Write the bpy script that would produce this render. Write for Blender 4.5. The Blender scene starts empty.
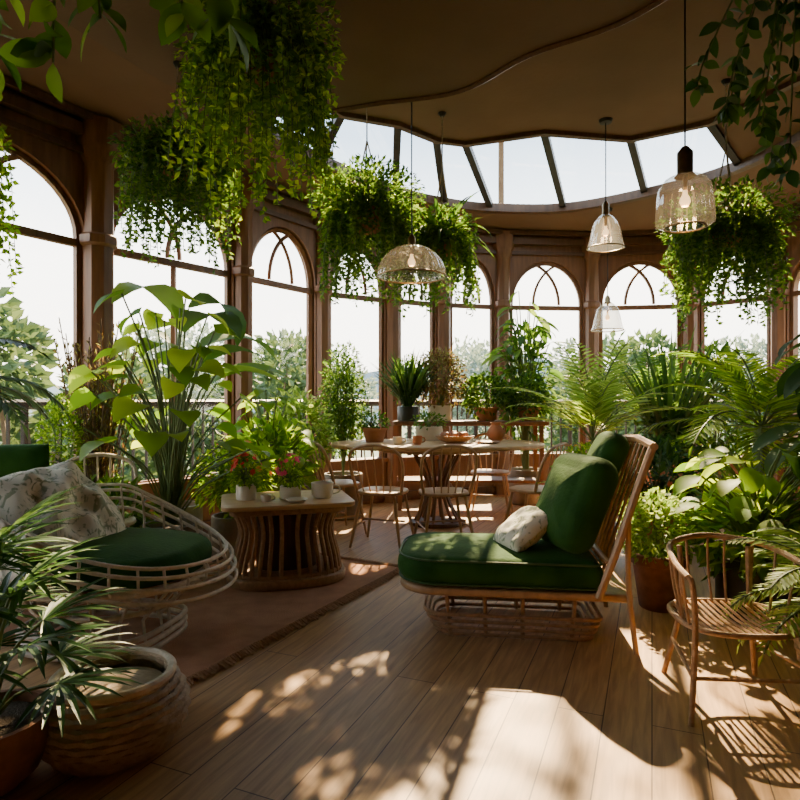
import bpy, math, random
from mathutils import Vector, Matrix
C = bpy.context.scene.collection
PI = math.pi
rng = random.Random(11)

# ---------------------------------------------------------------- mesh builder
class MB:
    def __init__(s): s.v = []; s.f = []
    def add(s, vs, fs):
        o = len(s.v); s.v.extend([tuple(p) for p in vs]); s.f.extend([tuple(i+o for i in f) for f in fs])
    def xf(s, M, i0=0):
        for i in range(i0, len(s.v)): s.v[i] = tuple(M @ Vector(s.v[i]))
        return s
    def box(s, x0, x1, y0, y1, z0, z1):
        v = [(x0,y0,z0),(x1,y0,z0),(x1,y1,z0),(x0,y1,z0),(x0,y0,z1),(x1,y0,z1),(x1,y1,z1),(x0,y1,z1)]
        s.add(v, [(0,3,2,1),(4,5,6,7),(0,1,5,4),(1,2,6,5),(2,3,7,6),(3,0,4,7)]); return s
    def tube(s, pts, r, n=8, closed=False, flat=1.0):
        pts = [Vector(p) for p in pts]; m = len(pts)
        rs = r if isinstance(r, (list, tuple)) else [r]*m
        T = []
        for i in range(m):
            if closed: t = pts[(i+1) % m]-pts[i-1]
            else: t = pts[min(i+1, m-1)]-pts[max(i-1, 0)]
            if t.length < 1e-9: t = Vector((0,0,1))
            T.append(t.normalized())
        ref = Vector((0,0,1)) if abs(T[0].z) < .9 else Vector((1,0,0))
        u = T[0].cross(ref).normalized(); vs = []
        for i in range(m):
            t = T[i]; u = (u-t*u.dot(t)).normalized(); w = t.cross(u)
            for k in range(n):
                a = 2*PI*(k+.5)/n
                vs.append(pts[i]+(u*math.cos(a)+w*math.sin(a)*flat)*rs[i])
        fs = []
        for i in range(m if closed else m-1):
            j = (i+1) % m
            for k in range(n):
                l = (k+1) % n
                fs.append((i*n+k, i*n+l, j*n+l, j*n+k))
        if not closed: fs.append(tuple(range(n-1, -1, -1))); fs.append(tuple((m-1)*n+k for k in range(n)))
        s.add(vs, fs); return s
    def lathe(s, prof, n=28, c=(0,0,0)):
        vs = []; fs = []
        for r, z in prof:
            for k in range(n):
                a = 2*PI*k/n; vs.append((c[0]+max(r, .0006)*math.cos(a), c[1]+max(r, .0006)*math.sin(a), c[2]+z))
        for i in range(len(prof)-1):
            for k in range(n):
                l = (k+1) % n; fs.append((i*n+k, i*n+l, (i+1)*n+l, (i+1)*n+k))
        s.add(vs, fs); return s
    def slab(s, out, z0, z1, r=.01, k=3, crown=0.0, crownb=0.0):
        n = len(out); P = [Vector((a, b)) for a, b in out]; N = []
        for i in range(n):
            t = (P[(i+1) % n]-P[i-1]); t.normalize(); N.append(Vector((t.y, -t.x)))
        cen = sum(P, Vector((0,0)))/n
        lay = []
        def ring(ins, z, sc=1.0):
            return [((cen.x+(p.x-q.x*ins-cen.x)*sc), (cen.y+(p.y-q.y*ins-cen.y)*sc), z) for p, q in zip(P, N)]
        if crownb:
            for sc in (.2, .5, .8): lay.append(ring(r, z0-crownb*(1-sc*sc), sc))
        for i in range(k+1):
            a = PI/2*i/k; lay.append(ring(r*(1-math.sin(a)), z0+r*(1-math.cos(a))))
        for i in range(k+1):
            a = PI/2*i/k; lay.append(ring(r*(1-math.cos(a)), z1-r*(1-math.sin(a))))
        if crown:
            for sc in (.92, .8, .6, .4, .2): lay.append(ring(r, z1+crown*(1-sc**3), sc))
        vs = [p for L in lay for p in L]; fs = []
        for i in range(len(lay)-1):
            for j in range(n):
                l = (j+1) % n; fs.append((i*n+j, i*n+l, (i+1)*n+l, (i+1)*n+j))
        fs.append(tuple(range(n-1, -1, -1))); fs.append(tuple((len(lay)-1)*n+j for j in range(n)))
        s.add(vs, fs); return s
    def sleaf(s, p, d, up, L, W, cup=.15):           # small folded leaf
        sd = d.cross(up)
        if sd.length < 1e-4: sd = Vector((1,0,0))
        sd.normalize(); nn = sd.cross(d)
        m = p+d*(L*.42)
        s.add([p, m+sd*(W/2)+nn*(cup*W), p+d*L-nn*(cup*L*.4), m-sd*(W/2)+nn*(cup*W)], [(0,1,2),(0,2,3)])
    def leaf(s, p, d, L, W, droop=.8, prof=None, seg=6, fold=.25, roll=0.0):
        prof = prof or OVATE
        p = Vector(p); d = Vector(d).normalized()
        sd = d.cross(Vector((0,0,1)))
        if sd.length < .05: sd = Vector((math.cos(roll*9), math.sin(roll*9), 0))
        sd.normalize()
        if roll: sd = Matrix.Rotation(roll, 3, d) @ sd
        vs = []; q = p.copy(); st = L/seg
        for i in range(seg+1):
            t = i/seg
            x = t*(len(prof)-1); a = int(min(x, len(prof)-2)); w = (prof[a]*(1-(x-a))+prof[a+1]*(x-a))*W/2
            nn = sd.cross(d); back = -d*(L*.12 if i == 1 and prof is HEART else 0)
            vs += [q+sd*w+nn*(w*fold)+back, q, q-sd*w+nn*(w*fold)+back]
            d = (Matrix.Rotation(-droop/seg, 3, sd) @ d)
            q = q+d*st
        fs = []
        for i in range(seg):
            a = i*3; b = a+3
            fs += [(a, a+1, b+1, b), (a+1, a+2, b+2, b+1)]
        s.add(vs, fs)
    def build(s, name, mat, parent=None, sharp=40, loc=None):
        me = bpy.data.meshes.new(name); me.from_pydata(s.v, [], s.f); me.update()
        me.shade_smooth()
        try: me.set_sharp_from_angle(angle=math.radians(sharp))
        except Exception: pass
        me.materials.append(mat)
        o = bpy.data.objects.new(name, me); C.objects.link(o)
        if parent: o.parent = parent
        if loc: o.location = loc
        return o
OVATE = [0, .55, .9, 1, .85, .5, .02]
HEART = [.15, 1.0, 1.0, .88, .62, .3, .01]
LANCE = [.1, .6, .95, 1, .9, .6, .01]

def smooth(pts, k=6, closed=False):
    P = [Vector(p) for p in pts]; n = len(P); out = []
    for i in range(n if closed else n-1):
        if closed: a, b, c, d = P[i-1], P[i], P[(i+1) % n], P[(i+2) % n]
        else: a, b, c, d = P[max(i-1, 0)], P[i], P[i+1], P[min(i+2, n-1)]
        for j in range(k):
            t = j/k
            out.append(.5*((2*b)+(c-a)*t+(2*a-5*b+4*c-d)*t*t+(3*b-a-3*c+d)*t**3))
    if not closed: out.append(P[-1])
    return out
def ellipse(a, b, n=40, e=2.0, cx=0, cy=0):
    o = []
    for i in range(n):
        t = 2*PI*i/n; c, s_ = math.cos(t), math.sin(t)
        o.append((cx+a*math.copysign(abs(c)**(2/e), c), cy+b*math.copysign(abs(s_)**(2/e), s_)))
    return o
def rrect(x0, x1, y0, y1, rl, rr, k=8):
    o = []
    for cx, cy, r, a0 in ((x1-rr, y0+rr, rr, -90), (x1-rr, y1-rr, rr, 0), (x0+rl, y1-rl, rl, 90), (x0+rl, y0+rl, rl, 180)):
        for i in range(k+1):
            a = math.radians(a0+90*i/k); o.append((cx+r*math.cos(a), cy+r*math.sin(a)))
    return o
def thing(name, label, cat, loc=(0,0,0), rz=0, group=None):
    o = bpy.data.objects.new(name, None); o.empty_display_size = .1; C.objects.link(o)
    o.location = loc; o.rotation_euler = (0,0,rz); o['label'] = label; o['category'] = cat
    if group: o['group'] = group
    return o
def tag(o, label, cat, group=None):
    o['label'] = label; o['category'] = cat
    if group: o['group'] = group
    return o
def struct(o): o['kind'] = 'structure'; return o
def dup(root, loc, rz, label, group=None, sc=None):
    r = root.copy(); C.objects.link(r); r.location = loc; r.rotation_euler = (0,0,rz); r['label'] = label
    if sc: r.scale = (sc,sc,sc)
    if group: r['group'] = group
    for ch in list(root.children):
        c = ch.copy(); C.objects.link(c); c.parent = r
        for g in ch.children:
            d = g.copy(); C.objects.link(d); d.parent = c
    return r

# ---------------------------------------------------------------- materials
def newmat(name):
    m = bpy.data.materials.new(name); m.use_nodes = True
    nt = m.node_tree; return m, nt, nt.nodes['Principled BSDF']
def ramp(nt, stops):
    r = nt.nodes.new('ShaderNodeValToRGB'); el = r.color_ramp.elements
    while len(el) < len(stops): el.new(.5)
    for e, (p, c) in zip(el, stops): e.position = p; e.color = (*c, 1)
    return r
def noisemat(name, c1, c2, rough=.6, scale=8, stretch=(1,1,1), bump=.15, bscale=None, metallic=0, sheen=0, detail=4, spec=None, lo=.3, hi=.7, dist=0):
    m, nt, b = newmat(name)
    tc = nt.nodes.new('ShaderNodeTexCoord'); mp = nt.nodes.new('ShaderNodeMapping'); mp.inputs['Scale'].default_value = stretch
    n = nt.nodes.new('ShaderNodeTexNoise'); n.inputs['Scale'].default_value = scale; n.inputs['Detail'].default_value = detail; n.inputs['Distortion'].default_value = dist
    nt.links.new(tc.outputs['Object'], mp.inputs[0]); nt.links.new(mp.outputs[0], n.inputs['Vector'])
    r = ramp(nt, [(lo, c1), (hi, c2)]); nt.links.new(n.outputs['Fac'], r.inputs[0]); nt.links.new(r.outputs[0], b.inputs['Base Color'])
    b.inputs['Roughness'].default_value = rough; b.inputs['Metallic'].default_value = metallic
    if spec is not None: b.inputs['Specular IOR Level'].default_value = spec
    if sheen:
        b.inputs['Sheen Weight'].default_value = sheen; b.inputs['Sheen Roughness'].default_value = .4
        b.inputs['Sheen Tint'].default_value = (.5,.65,.2,1)
    if bump:
        n2 = nt.nodes.new('ShaderNodeTexNoise'); n2.inputs['Scale'].default_value = bscale or scale*4
        nt.links.new(mp.outputs[0], n2.inputs['Vector'])
        bp = nt.nodes.new('ShaderNodeBump'); bp.inputs['Strength'].default_value = bump; bp.inputs['Distance'].default_value = .01
        nt.links.new(n2.outputs['Fac'], bp.inputs['Height']); nt.links.new(bp.outputs[0], b.inputs['Normal'])
    return m
def leafmat(name, c1, c2, c3, trans=.35, rough=.5):
    m, nt, b = newmat(name)
    g = nt.nodes.new('ShaderNodeNewGeometry'); r = ramp(nt, [(0, c1), (.55, c2), (1, c3)])
    nt.links.new(g.outputs['Random Per Island'], r.inputs[0]); nt.links.new(r.outputs[0], b.inputs['Base Color'])
    b.inputs['Roughness'].default_value = rough; b.inputs['Specular IOR Level'].default_value = .3
    t = nt.nodes.new('ShaderNodeBsdfTranslucent'); mx = nt.nodes.new('ShaderNodeMixShader'); mx.inputs[0].default_value = trans
    hs = nt.nodes.new('ShaderNodeHueSaturation'); hs.inputs['Value'].default_value = 2.0; hs.inputs['Hue'].default_value = .475; hs.inputs['Saturation'].default_value = 1.05
    nt.links.new(r.outputs[0], hs.inputs['Color']); nt.links.new(hs.outputs[0], t.inputs['Color'])
    nt.links.new(b.outputs[0], mx.inputs[1]); nt.links.new(t.outputs[0], mx.inputs[2])
    nt.links.new(mx.outputs[0], nt.nodes['Material Output'].inputs['Surface'])
    return m
def thinglass(name, tint=(1,1,1), refl=.06, rough=.02, body=0.0, fk=.35):
    m, nt, b = newmat(name)
    tr = nt.nodes.new('ShaderNodeBsdfTransparent'); tr.inputs[0].default_value = (*tint, 1)
    gl = nt.nodes.new('ShaderNodeBsdfGlossy'); gl.inputs['Roughness'].default_value = rough
    lw = nt.nodes.new('ShaderNodeLayerWeight'); lw.inputs[0].default_value = .25
    mt = nt.nodes.new('ShaderNodeMath'); mt.operation = 'MULTIPLY_ADD'; mt.inputs[1].default_value = fk; mt.inputs[2].default_value = refl
    nt.links.new(lw.outputs['Facing'], mt.inputs[0])
    mx = nt.nodes.new('ShaderNodeMixShader'); nt.links.new(mt.outputs[0], mx.inputs[0])
    nt.links.new(tr.outputs[0], mx.inputs[1]); nt.links.new(gl.outputs[0], mx.inputs[2])
    last = mx
    if body:
        df = nt.nodes.new('ShaderNodeBsdfTranslucent'); df.inputs[0].default_value = (.85,.82,.76,1)
        m2 = nt.nodes.new('ShaderNodeMixShader'); m2.inputs[0].default_value = body
        nt.links.new(mx.outputs[0], m2.inputs[1]); nt.links.new(df.outputs[0], m2.inputs[2]); last = m2
    nt.links.new(last.outputs[0], nt.nodes['Material Output'].inputs['Surface'])
    return m
def plankmat(name, c1, c2, mortar, ang, w=2.2, h=.15):
    m, nt, b = newmat(name)
    tc = nt.nodes.new('ShaderNodeTexCoord'); mp = nt.nodes.new('ShaderNodeMapping'); mp.inputs['Rotation'].default_value = (0,0,-ang)
    nt.links.new(tc.outputs['Object'], mp.inputs[0])
    br = nt.nodes.new('ShaderNodeTexBrick'); br.offset = .37
    br.inputs['Scale'].default_value = 1; br.inputs['Brick Width'].default_value = w; br.inputs['Row Height'].default_value = h
    br.inputs['Mortar Size'].default_value = .0025; br.inputs['Mortar Smooth'].default_value = .2; br.inputs['Bias'].default_value = 0
    br.inputs['Color1'].default_value = (*c1, 1); br.inputs['Color2'].default_value = (*c2, 1); br.inputs['Mortar'].default_value = (*mortar, 1)
    nt.links.new(mp.outputs[0], br.inputs['Vector'])
    mp2 = nt.nodes.new('ShaderNodeMapping'); mp2.inputs['Scale'].default_value = (1.2, 14, 1); nt.links.new(mp.outputs[0], mp2.inputs[0])
    n = nt.nodes.new('ShaderNodeTexNoise'); n.inputs['Scale'].default_value = 3; n.inputs['Detail'].default_value = 6; n.inputs['Distortion'].default_value = .6
    nt.links.new(mp2.outputs[0], n.inputs['Vector'])
    r = ramp(nt, [(.3, (.68,.63,.58)), (.7, (1.14,1.10,1.06))]); nt.links.new(n.outputs['Fac'], r.inputs[0])
    mx = nt.nodes.new('ShaderNodeMixRGB'); mx.blend_type = 'MULTIPLY'; mx.inputs[0].default_value = 1
    nt.links.new(br.outputs['Color'], mx.inputs[1]); nt.links.new(r.outputs[0], mx.inputs[2]); nt.links.new(mx.outputs[0], b.inputs['Base Color'])
    b.inputs['Roughness'].default_value = .45
    b.inputs['Specular IOR Level'].default_value = .35
    bp = nt.nodes.new('ShaderNodeBump'); bp.inputs['Strength'].default_value = .3; bp.inputs['Distance'].default_value = .004; bp.invert = True
    nt.links.new(br.outputs['Fac'], bp.inputs['Height']); nt.links.new(bp.outputs[0], b.inputs['Normal'])
    return m
def emit(name, c, s):
    m, nt, b = newmat(name); b.inputs['Emission Color'].default_value = (*c, 1); b.inputs['Emission Strength'].default_value = s
    b.inputs['Base Color'].default_value = (*c, 1); return m

M = {}
PANG = math.atan2(1, .42)
M['floor'] = plankmat('oak_planks', (.56,.33,.145), (.475,.275,.115), (.14,.07,.03), PANG, 2.4, .17)
M['wallwood'] = noisemat('brown_timber', (.145,.061,.024), (.235,.106,.043), .5, 5, (6,6,.6), .12)
M['darkwood'] = noisemat('dark_timber', (.075,.034,.014), (.13,.061,.026), .45, 5, (6,6,.6), .1)
M['ceil'] = noisemat('brown_plaster', (.14,.076,.039), (.18,.10,.053), .75, 1.6, (1,1,1), .15, 30)
M['soffit'] = noisemat('dark_brown_plaster', (.105,.057,.030), (.14,.078,.042), .7, 1.6, (1,1,1), .15, 30)
M['metal'] = noisemat('dark_metal', (.025,.022,.020), (.04,.036,.032), .45, 20, metallic=.6, bump=0)
M['brass'] = noisemat('aged_brass', (.22,.15,.07), (.32,.22,.10), .35, 30, metallic=.9, bump=0)
M['glass'] = thinglass('window_glass', (.98,.99,1), .015)
M['skyglass'] = thinglass('skylight_glass', (.93,.96,.98), .03)
M['lampglass'] = thinglass('pendant_glass', (.96,.95,.92), .12, .05, .07, .6)
M['domeglass'] = thinglass('frosted_dome_glass', (.95,.93,.88), .12, .12, .16, .5)
M['table'] = noisemat('golden_table_wood', (.48,.28,.115), (.66,.42,.195), .4, 4, (1,10,1), .1)
M['chairwood'] = noisemat('chair_wood', (.36,.20,.085), (.50,.295,.135), .42, 9, (3,3,1), .1)
M['rattan'] = noisemat('brown_rattan', (.28,.15,.065), (.45,.255,.12), .5, 40, (1,1,1), .3, 120)
M['palerattan'] = noisemat('pale_rattan', (.52,.41,.28), (.69,.57,.42), .5, 30, (1,1,1), .3, 120)
M['greyrattan'] = noisemat('basket_wicker', (.30,.21,.13), (.46,.34,.22), .6, 30, (1,1,1), .4, 90)
M['velvet'] = noisemat('green_velvet', (.010,.046,.006), (.026,.090,.012), .8, 5, bump=.25, bscale=60, sheen=.12, spec=.12)
M['velvetp'] = noisemat('green_piping', (.02,.06,.010), (.03,.09,.016), .6, 20, bump=0)
M['terra'] = noisemat('terracotta', (.34,.12,.045), (.46,.19,.08), .75, 12, bump=.2)
M['darkterra'] = noisemat('weathered_terracotta', (.16,.065,.032), (.28,.12,.06), .8, 16, bump=.3)
M['greypot'] = noisemat('grey_stone_pot', (.18,.145,.10), (.29,.24,.18), .7, 10, bump=.3)
M['white'] = noisemat('cream_ceramic', (.66,.58,.46), (.78,.71,.60), .3, 8, bump=0)
M['black'] = noisemat('black_pot', (.02,.018,.016), (.04,.036,.03), .4, 8, bump=.1)
M['soil'] = noisemat('soil', (.03,.018,.01), (.06,.038,.022), .95, 40, bump=.8)
M['rug'] = noisemat('red_brown_rug', (.40,.185,.095), (.54,.27,.145), .95, 9, bump=.9, bscale=170)
M['rugedge'] = noisemat('rug_edge', (.38,.18,.085), (.55,.30,.15), .95, 60, bump=1, bscale=200)
M['fruit'] = noisemat('brown_fruit', (.24,.08,.03), (.40,.16,.06), .5, 12, bump=.1)
M['stem'] = noisemat('green_stem', (.07,.12,.025), (.13,.18,.05), .6, 20, bump=0)
M['bark'] = noisemat('bark', (.09,.055,.03), (.16,.11,.065), .85, 20, (1,1,.3), .6)
M['rope'] = noisemat('rope', (.25,.19,.12), (.36,.28,.19), .9, 60, bump=.4)
M['L_bright'] = leafmat('bright_leaves', (.05,.145,.010), (.13,.27,.020), (.31,.45,.045), .55)
M['L_mid'] = leafmat('mid_leaves', (.022,.075,.010), (.060,.15,.018), (.15,.27,.035), .47)
M['L_dark'] = leafmat('dark_leaves', (.013,.045,.009), (.030,.085,.014), (.07,.15,.024), .38)
M['L_blue'] = leafmat('blue_green_leaves', (.014,.048,.013), (.030,.085,.022), (.075,.15,.038), .33, .4)
M['L_light'] = leafmat('light_leaves', (.08,.17,.025), (.16,.28,.045), (.32,.43,.09), .5)
M['L_bronze'] = leafmat('bronze_leaves', (.10,.06,.02), (.17,.12,.035), (.20,.25,.05), .4)
M['haze_tint1'] = leafmat('haze_tinted_leaves', (.035,.07,.024), (.06,.105,.036), (.10,.15,.055), .3)  # muted greens: thin outdoor haze put into the leaf colour
M['haze_tint2'] = leafmat('haze_tinted_far_leaves', (.13,.175,.14), (.17,.22,.17), (.21,.26,.20), .3)  # paler far trees: distance haze painted into the leaf colour
M['fl_red'] = leafmat('red_petals', (.5,.03,.02), (.65,.08,.03), (.75,.2,.05), .2)
M['fl_pink'] = leafmat('pink_petals', (.55,.04,.09), (.7,.09,.13), (.8,.2,.22), .2)
M['fl_orange'] = leafmat('orange_petals', (.7,.2,.03), (.8,.32,.06), (.8,.45,.1), .2)
M['deck'] = noisemat('terrace_stone', (.30,.27,.22), (.38,.34,.29), .8, 3)
M['ground'] = noisemat('haze_tinted_ground', (.10,.145,.08), (.16,.20,.13), .9, .1)  # outdoor haze mixed into the ground colour
M['hill'] = noisemat('haze_tinted_hill', (.22,.27,.28), (.27,.33,.34), .95, .05, bump=0)  # blue-grey base colour stands in for haze over the hills
M['lav'] = noisemat('fern_print_cloth', (.27,.30,.19), (.70,.65,.53), .85, 24, (1,1,.6), .5, 16, detail=3, lo=.38, hi=.48, dist=1.6)
M['throw'] = noisemat('pale_leafy_throw', (.38,.39,.29), (.72,.67,.56), .9, 17, (1,1,.5), .5, 40, detail=4, lo=.36, hi=.50, dist=2.2)
M['bulb'] = emit('warm_bulb', (1,.62,.28), 3)

# ---------------------------------------------------------------- room shell
W = [(-3.6,-1.5),(-3.5,1.0),(-3.15,3.2),(-2.32,4.6),(-1.5,5.7),(-.86,6.6),(-.09,7.1),(.53,7.4),(1.3,7.6),(2.46,7.7),(3.63,7.5),(4.31,6.8),(4.7,4.6),(4.8,1.0),(4.8,-1.5)]
TH = .14; ZT = 3.3; SILL = .5; SPR = 2.42; TOP = 2.97
def frame2(i):
    p = Vector(W[i]); q = Vector(W[i+1]); w = (q-p).length; u = (q-p)/w; n = Vector((-u.y, u.x))
    return p, u, n, w
def bay(mb, i, opening=True):
    p, u, n, w = frame2(i)
    P = lambda s, z, o: (p.x+u.x*s+n.x*o, p.y+u.y*s+n.y*o, z)
    def quad(s0, z0, s1, z1):
        for o in (0, TH): mb.add([P(s0,z0,o), P(s1,z0,o), P(s1,z1,o), P(s0,z1,o)], [(0,1,2,3)])
    if not opening:
        quad(0,0,w,ZT); return
    m = .1; a = (w-2*m)/2; c = w/2
    quad(0,0,m,ZT); quad(w-m,0,w,ZT); quad(m,0,w-m,SILL)
    N = 20; arc = [(c-a*math.cos(PI*k/N), SPR+(TOP-SPR)*math.sin(PI*k/N)) for k in range(N+1)]
    for (s0,z0),(s1,z1) in zip(arc, arc[1:]):
        for o in (0, TH): mb.add([P(s0,z0,o), P(s1,z1,o), P(s1,ZT,o), P(s0,ZT,o)], [(0,1,2,3)])
    loop = [(m,SILL)]+arc+[(w-m,SILL)]
    for k in range(len(loop)):
        s0,z0 = loop[k]; s1,z1 = loop[(k+1) % len(loop)]
        mb.add([P(s0,z0,0), P(s1,z1,0), P(s1,z1,TH), P(s0,z0,TH)], [(0,1,2,3)])
wn = 0
def window(i):
    global wn; wn += 1
    p, u, n, w = frame2(i)
    P = lambda s, z, o=.06: (p.x+u.x*s+n.x*o, p.y+u.y*s+n.y*o, z)
    root = struct(bpy.data.objects.new('window_%d' % wn, None)); C.objects.link(root)
    m = .1; a = (w-2*m)/2; c = w/2; N = 22; hA = TOP-SPR
    arc = [(c-a*math.cos(PI*k/N), SPR+hA*math.sin(PI*k/N)) for k in range(N+1)]
    fr = MB(); loop = [(m+.02,SILL+.02)]+[(m+.02, SPR)]+[(c-(a-.02)*math.cos(PI*k/N), SPR+(hA-.02)*math.sin(PI*k/N)) for k in range(1,N)]+[(w-m-.02,SPR),(w-m-.02,SILL+.02)]
    fr.tube([P(*q) for q in loop], .032, 4, closed=True)
    fr.build('window_frame', M['wallwood'], root)
    tr = MB(); tr.tube([P(m, SPR-.04), P(w-m, SPR-.04)], .038, 4); tr.build('transom', M['wallwood'], root)
    t2 = MB(); sh = .65 if w < 1.3 else .9
    for sg in (-1, 1):
        pts = []
        for k in range(13):
            t = math.acos(sh/2)*k/12
            pts.append(P(c+sg*(-a*math.cos(t)+sh*a), SPR+hA*math.sin(t)))
        t2.tube(pts, .021, 4)
    t2.build('tracery', M['wallwood'], root)
    if w > 1.25:
        mu = MB(); mu.tube([P(c,SILL), P(c,SPR-.04)], .026, 4); mu.build('mullion', M['wallwood'], root)
    sl = MB(); sl.tube([P(m-.05, SILL+.0, .0), P(w-m+.05, SILL+.0, .0)], .06, 4, flat=.5); sl.build('window_sill', M['wallwood'], root)
    pn = MB(); L = [(m,SILL)]+arc+[(w-m,SILL)]
    pn.add([P(s_,z,.07) for s_,z in L], [tuple(range(len(L)))]); pn.build('window_pane', M['glass'], root)
walls = {'wall_left': range(0,5), 'wall_back': range(5,10), 'wall_right': range(10,14)}
for nm, rg in walls.items():
    mb = MB()
    for i in rg: bay(mb, i, i not in (0, 12, 13))
    struct(mb.build(nm, M['wallwood']))
mb = MB(); mb.box(-3.7, 4.9, -1.62, -1.5, 0, 3.7); struct(mb.build('wall_front', M['wallwood']))
for i in range(1, 12): window(i)
mb = MB(); mb.add([(x,y,0) for x,y in W], [tuple(range(len(W)))[::-1]])
struct(mb.build('floor', M['floor']))
tn = 0
def trim(mb, mat):
    global tn; tn += 1
    return struct(mb.build('trim_%d' % tn, mat))
for i in range(1, 13):
    x, y = W[i]; mb = MB(); r = .085 if i != 3 else .11
    p0, u0, n0, _ = frame2(i); p1, u1, n1, _ = frame2(i-1); nn = (n0+n1).normalized(); x -= nn.x*.02; y -= nn.y*.02
    mb.lathe([(0,0),(r*1.5,0),(r*1.5,.12),(r*1.2,.16),(r,.2),(r,2.36),(r*1.25,2.38),(r*1.25,2.44),(r,2.46),(r,2.98),(r*1.3,3.02),(r*1.3,3.06),(r*1.6,3.12),(r*1.7,3.22),(r*1.7,3.3)], 8, (x,y,0))
    trim(mb, M['wallwood'])
def inset(k):
    out = []
    for i in range(len(W)):
        n = Vector((0,0))
        if i < len(W)-1: n += frame2(i)[2]
        if i > 0: n += frame2(i-1)[2]
        n.normalize(); out.append((W[i][0]-n.x*k, W[i][1]-n.y*k))
    return out
for zz, k, r in ((3.2,.05,.055),(3.06,.02,.03),(3.29,.12,.035)):
    mb = MB(); mb.tube([(x,y,zz) for x,y in inset(k)], r, 4); trim(mb, M['darkwood'])
mb = MB(); mb.tube([(x,y,.08) for x,y in inset(.01)], .05, 4); o = struct(mb.build('baseboard_back', M['darkwood']))
R1 = [(-2.6,-1.5),(-2.5,1.0),(-2.1,2.9),(-1.5,4.1),(-1.12,4.95),(-.75,5.6),(-.05,6.43),(.5,6.8),(1.05,6.99),(1.9,6.99),(2.65,6.5),(3.25,5.74),(3.5,4.4),(3.6,1),(3.6,-1.5)]
R2 = [(-2.4,-1.5),(-2.3,1),(-1.9,2.8),(-1.25,3.9),(-.85,4.65),(-.5,5.12),(-.02,5.3),(.34,5.62),(.62,5.70),(1.31,5.46),(2.15,5.6),(2.72,5.27),(3.2,4.2),(3.3,1),(3.3,-1.5)]
Z1, Z2 = 3.45, 3.65; GL = (4, 11)
mb = MB()
for i in range(14):
    a, b, c, d = W[i], W[i+1], R1[i+1], R1[i]
    mb.add([(*a,ZT),(*b,ZT),(*c,Z1),(*d,Z1)], [(0,1,2,3)])
    if not (GL[0] <= i < GL[1]):
        a, b, c, d = R1[i], R1[i+1], R2[i+1], R2[i]
        mb.add([(*a,Z1),(*b,Z1),(*c,Z2),(*d,Z2)], [(0,1,2,3)])
mb.add([(x,y,Z2) for x,y in R2], [tuple(range(15))])
struct(mb.build('ceiling', M['ceil'], sharp=15))
SO = [(-1.02,4.55),(-.6,4.5),(-.15,4.36),(.42,4.19),(.81,3.75),(1.34,3.34),(1.7,2.5),(1.85,1.0),(1.8,-1.45)]
so = [(p.x,p.y) for p in smooth([(a,b,0) for a,b in SO], 6)]
loop = so+[(-2.6,-1.45),(-2.55,1),(-2.15,2.95),(-1.6,4.1)]
mb = MB(); n = len(loop)
mb.add([(x,y,3.36) for x,y in loop]+[(x,y,3.66) for x,y in loop], [tuple(range(n))]+[(i,(i+1)%n,(i+1)%n+n,i+n) for i in range(n)])
struct(mb.build('ceiling_soffit', M['soffit']))
mb = MB(); mb.tube([(x,y,3.365) for x,y in so], .026, 6); trim(mb, M['darkwood'])
mb = MB(); mb.tube(smooth([(x,y,Z1-.015) for x,y in R1[4:13]], 5), .065, 4); trim(mb, M['darkwood'])
mb = MB(); mb.tube([(x,y,Z2-.01) for x,y in R2[4:13]], .042, 4); trim(mb, M['darkwood'])
sk = struct(bpy.data.objects.new('window_12', None)); C.objects.link(sk)
for i in range(GL[0], GL[1]+1):
    g = MB(); g.tube([(*R1[i],Z1+.01),(*R2[i],Z2)], .048, 4); g.build('glazing_bar', M['metal'], sk)
for i in range(*GL):
    a, b, c, d = R1[i], R1[i+1], R2[i+1], R2[i]
    g = MB(); g.add([(*a,Z1+.03),(*b,Z1+.03),(*c,Z2+.03),(*d,Z2+.03)], [(0,1,2,3)]); g.build('window_pane', M['skyglass'], sk)

# ---------------------------------------------------------------- outside
def outset(k): return inset(-k)
o1 = outset(1.7)
mb = MB(); a = outset(TH); n = len(a)
for i in range(n-1): mb.add([(*a[i],-.06),(*a[i+1],-.06),(*o1[i+1],-.06),(*o1[i],-.06),(*o1[i+1],-.5),(*o1[i],-.5)], [(0,1,2,3),(3,2,4,5)])
struct(mb.build('terrace_floor', M['deck']))
rl = outset(1.15)
rail = thing('balcony_railing', 'dark metal balustrade of thin upright bars on the terrace outside the windows', 'railing', (0,0,-.06))
mb = MB(); mb.tube([(x,y,1.22) for x,y in rl[1:13]], .045, 6); mb.build('top_rail', M['metal'], rail)
mb = MB(); mb.tube([(x,y,.12) for x,y in rl[1:13]], .02, 6); mb.build('bottom_rail', M['metal'], rail)
for i in range(1, 12):
    p = Vector(rl[i]); q = Vector(rl[i+1]); L = (q-p).length; k = int(L/.13); mb = MB()
    for j in range(1, k):
        c = p+(q-p)*j/k; mb.tube([(c.x,c.y,.12),(c.x,c.y,1.2)], .016, 4)
    mb.build('bar_panel', M['metal'], rail)
    mb = MB(); mb.tube([(p.x,p.y,0),(p.x,p.y,1.24)], .035, 6); mb.build('post', M['metal'], rail)
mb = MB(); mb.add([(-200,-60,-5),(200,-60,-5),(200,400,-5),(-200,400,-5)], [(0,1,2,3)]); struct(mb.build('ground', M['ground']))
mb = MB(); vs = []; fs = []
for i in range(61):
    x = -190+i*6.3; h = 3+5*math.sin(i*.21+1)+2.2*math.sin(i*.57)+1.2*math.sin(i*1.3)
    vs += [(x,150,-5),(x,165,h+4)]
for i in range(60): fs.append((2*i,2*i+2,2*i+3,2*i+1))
mb.add(vs, fs); struct(mb.build('hills', M['hill']))
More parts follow.
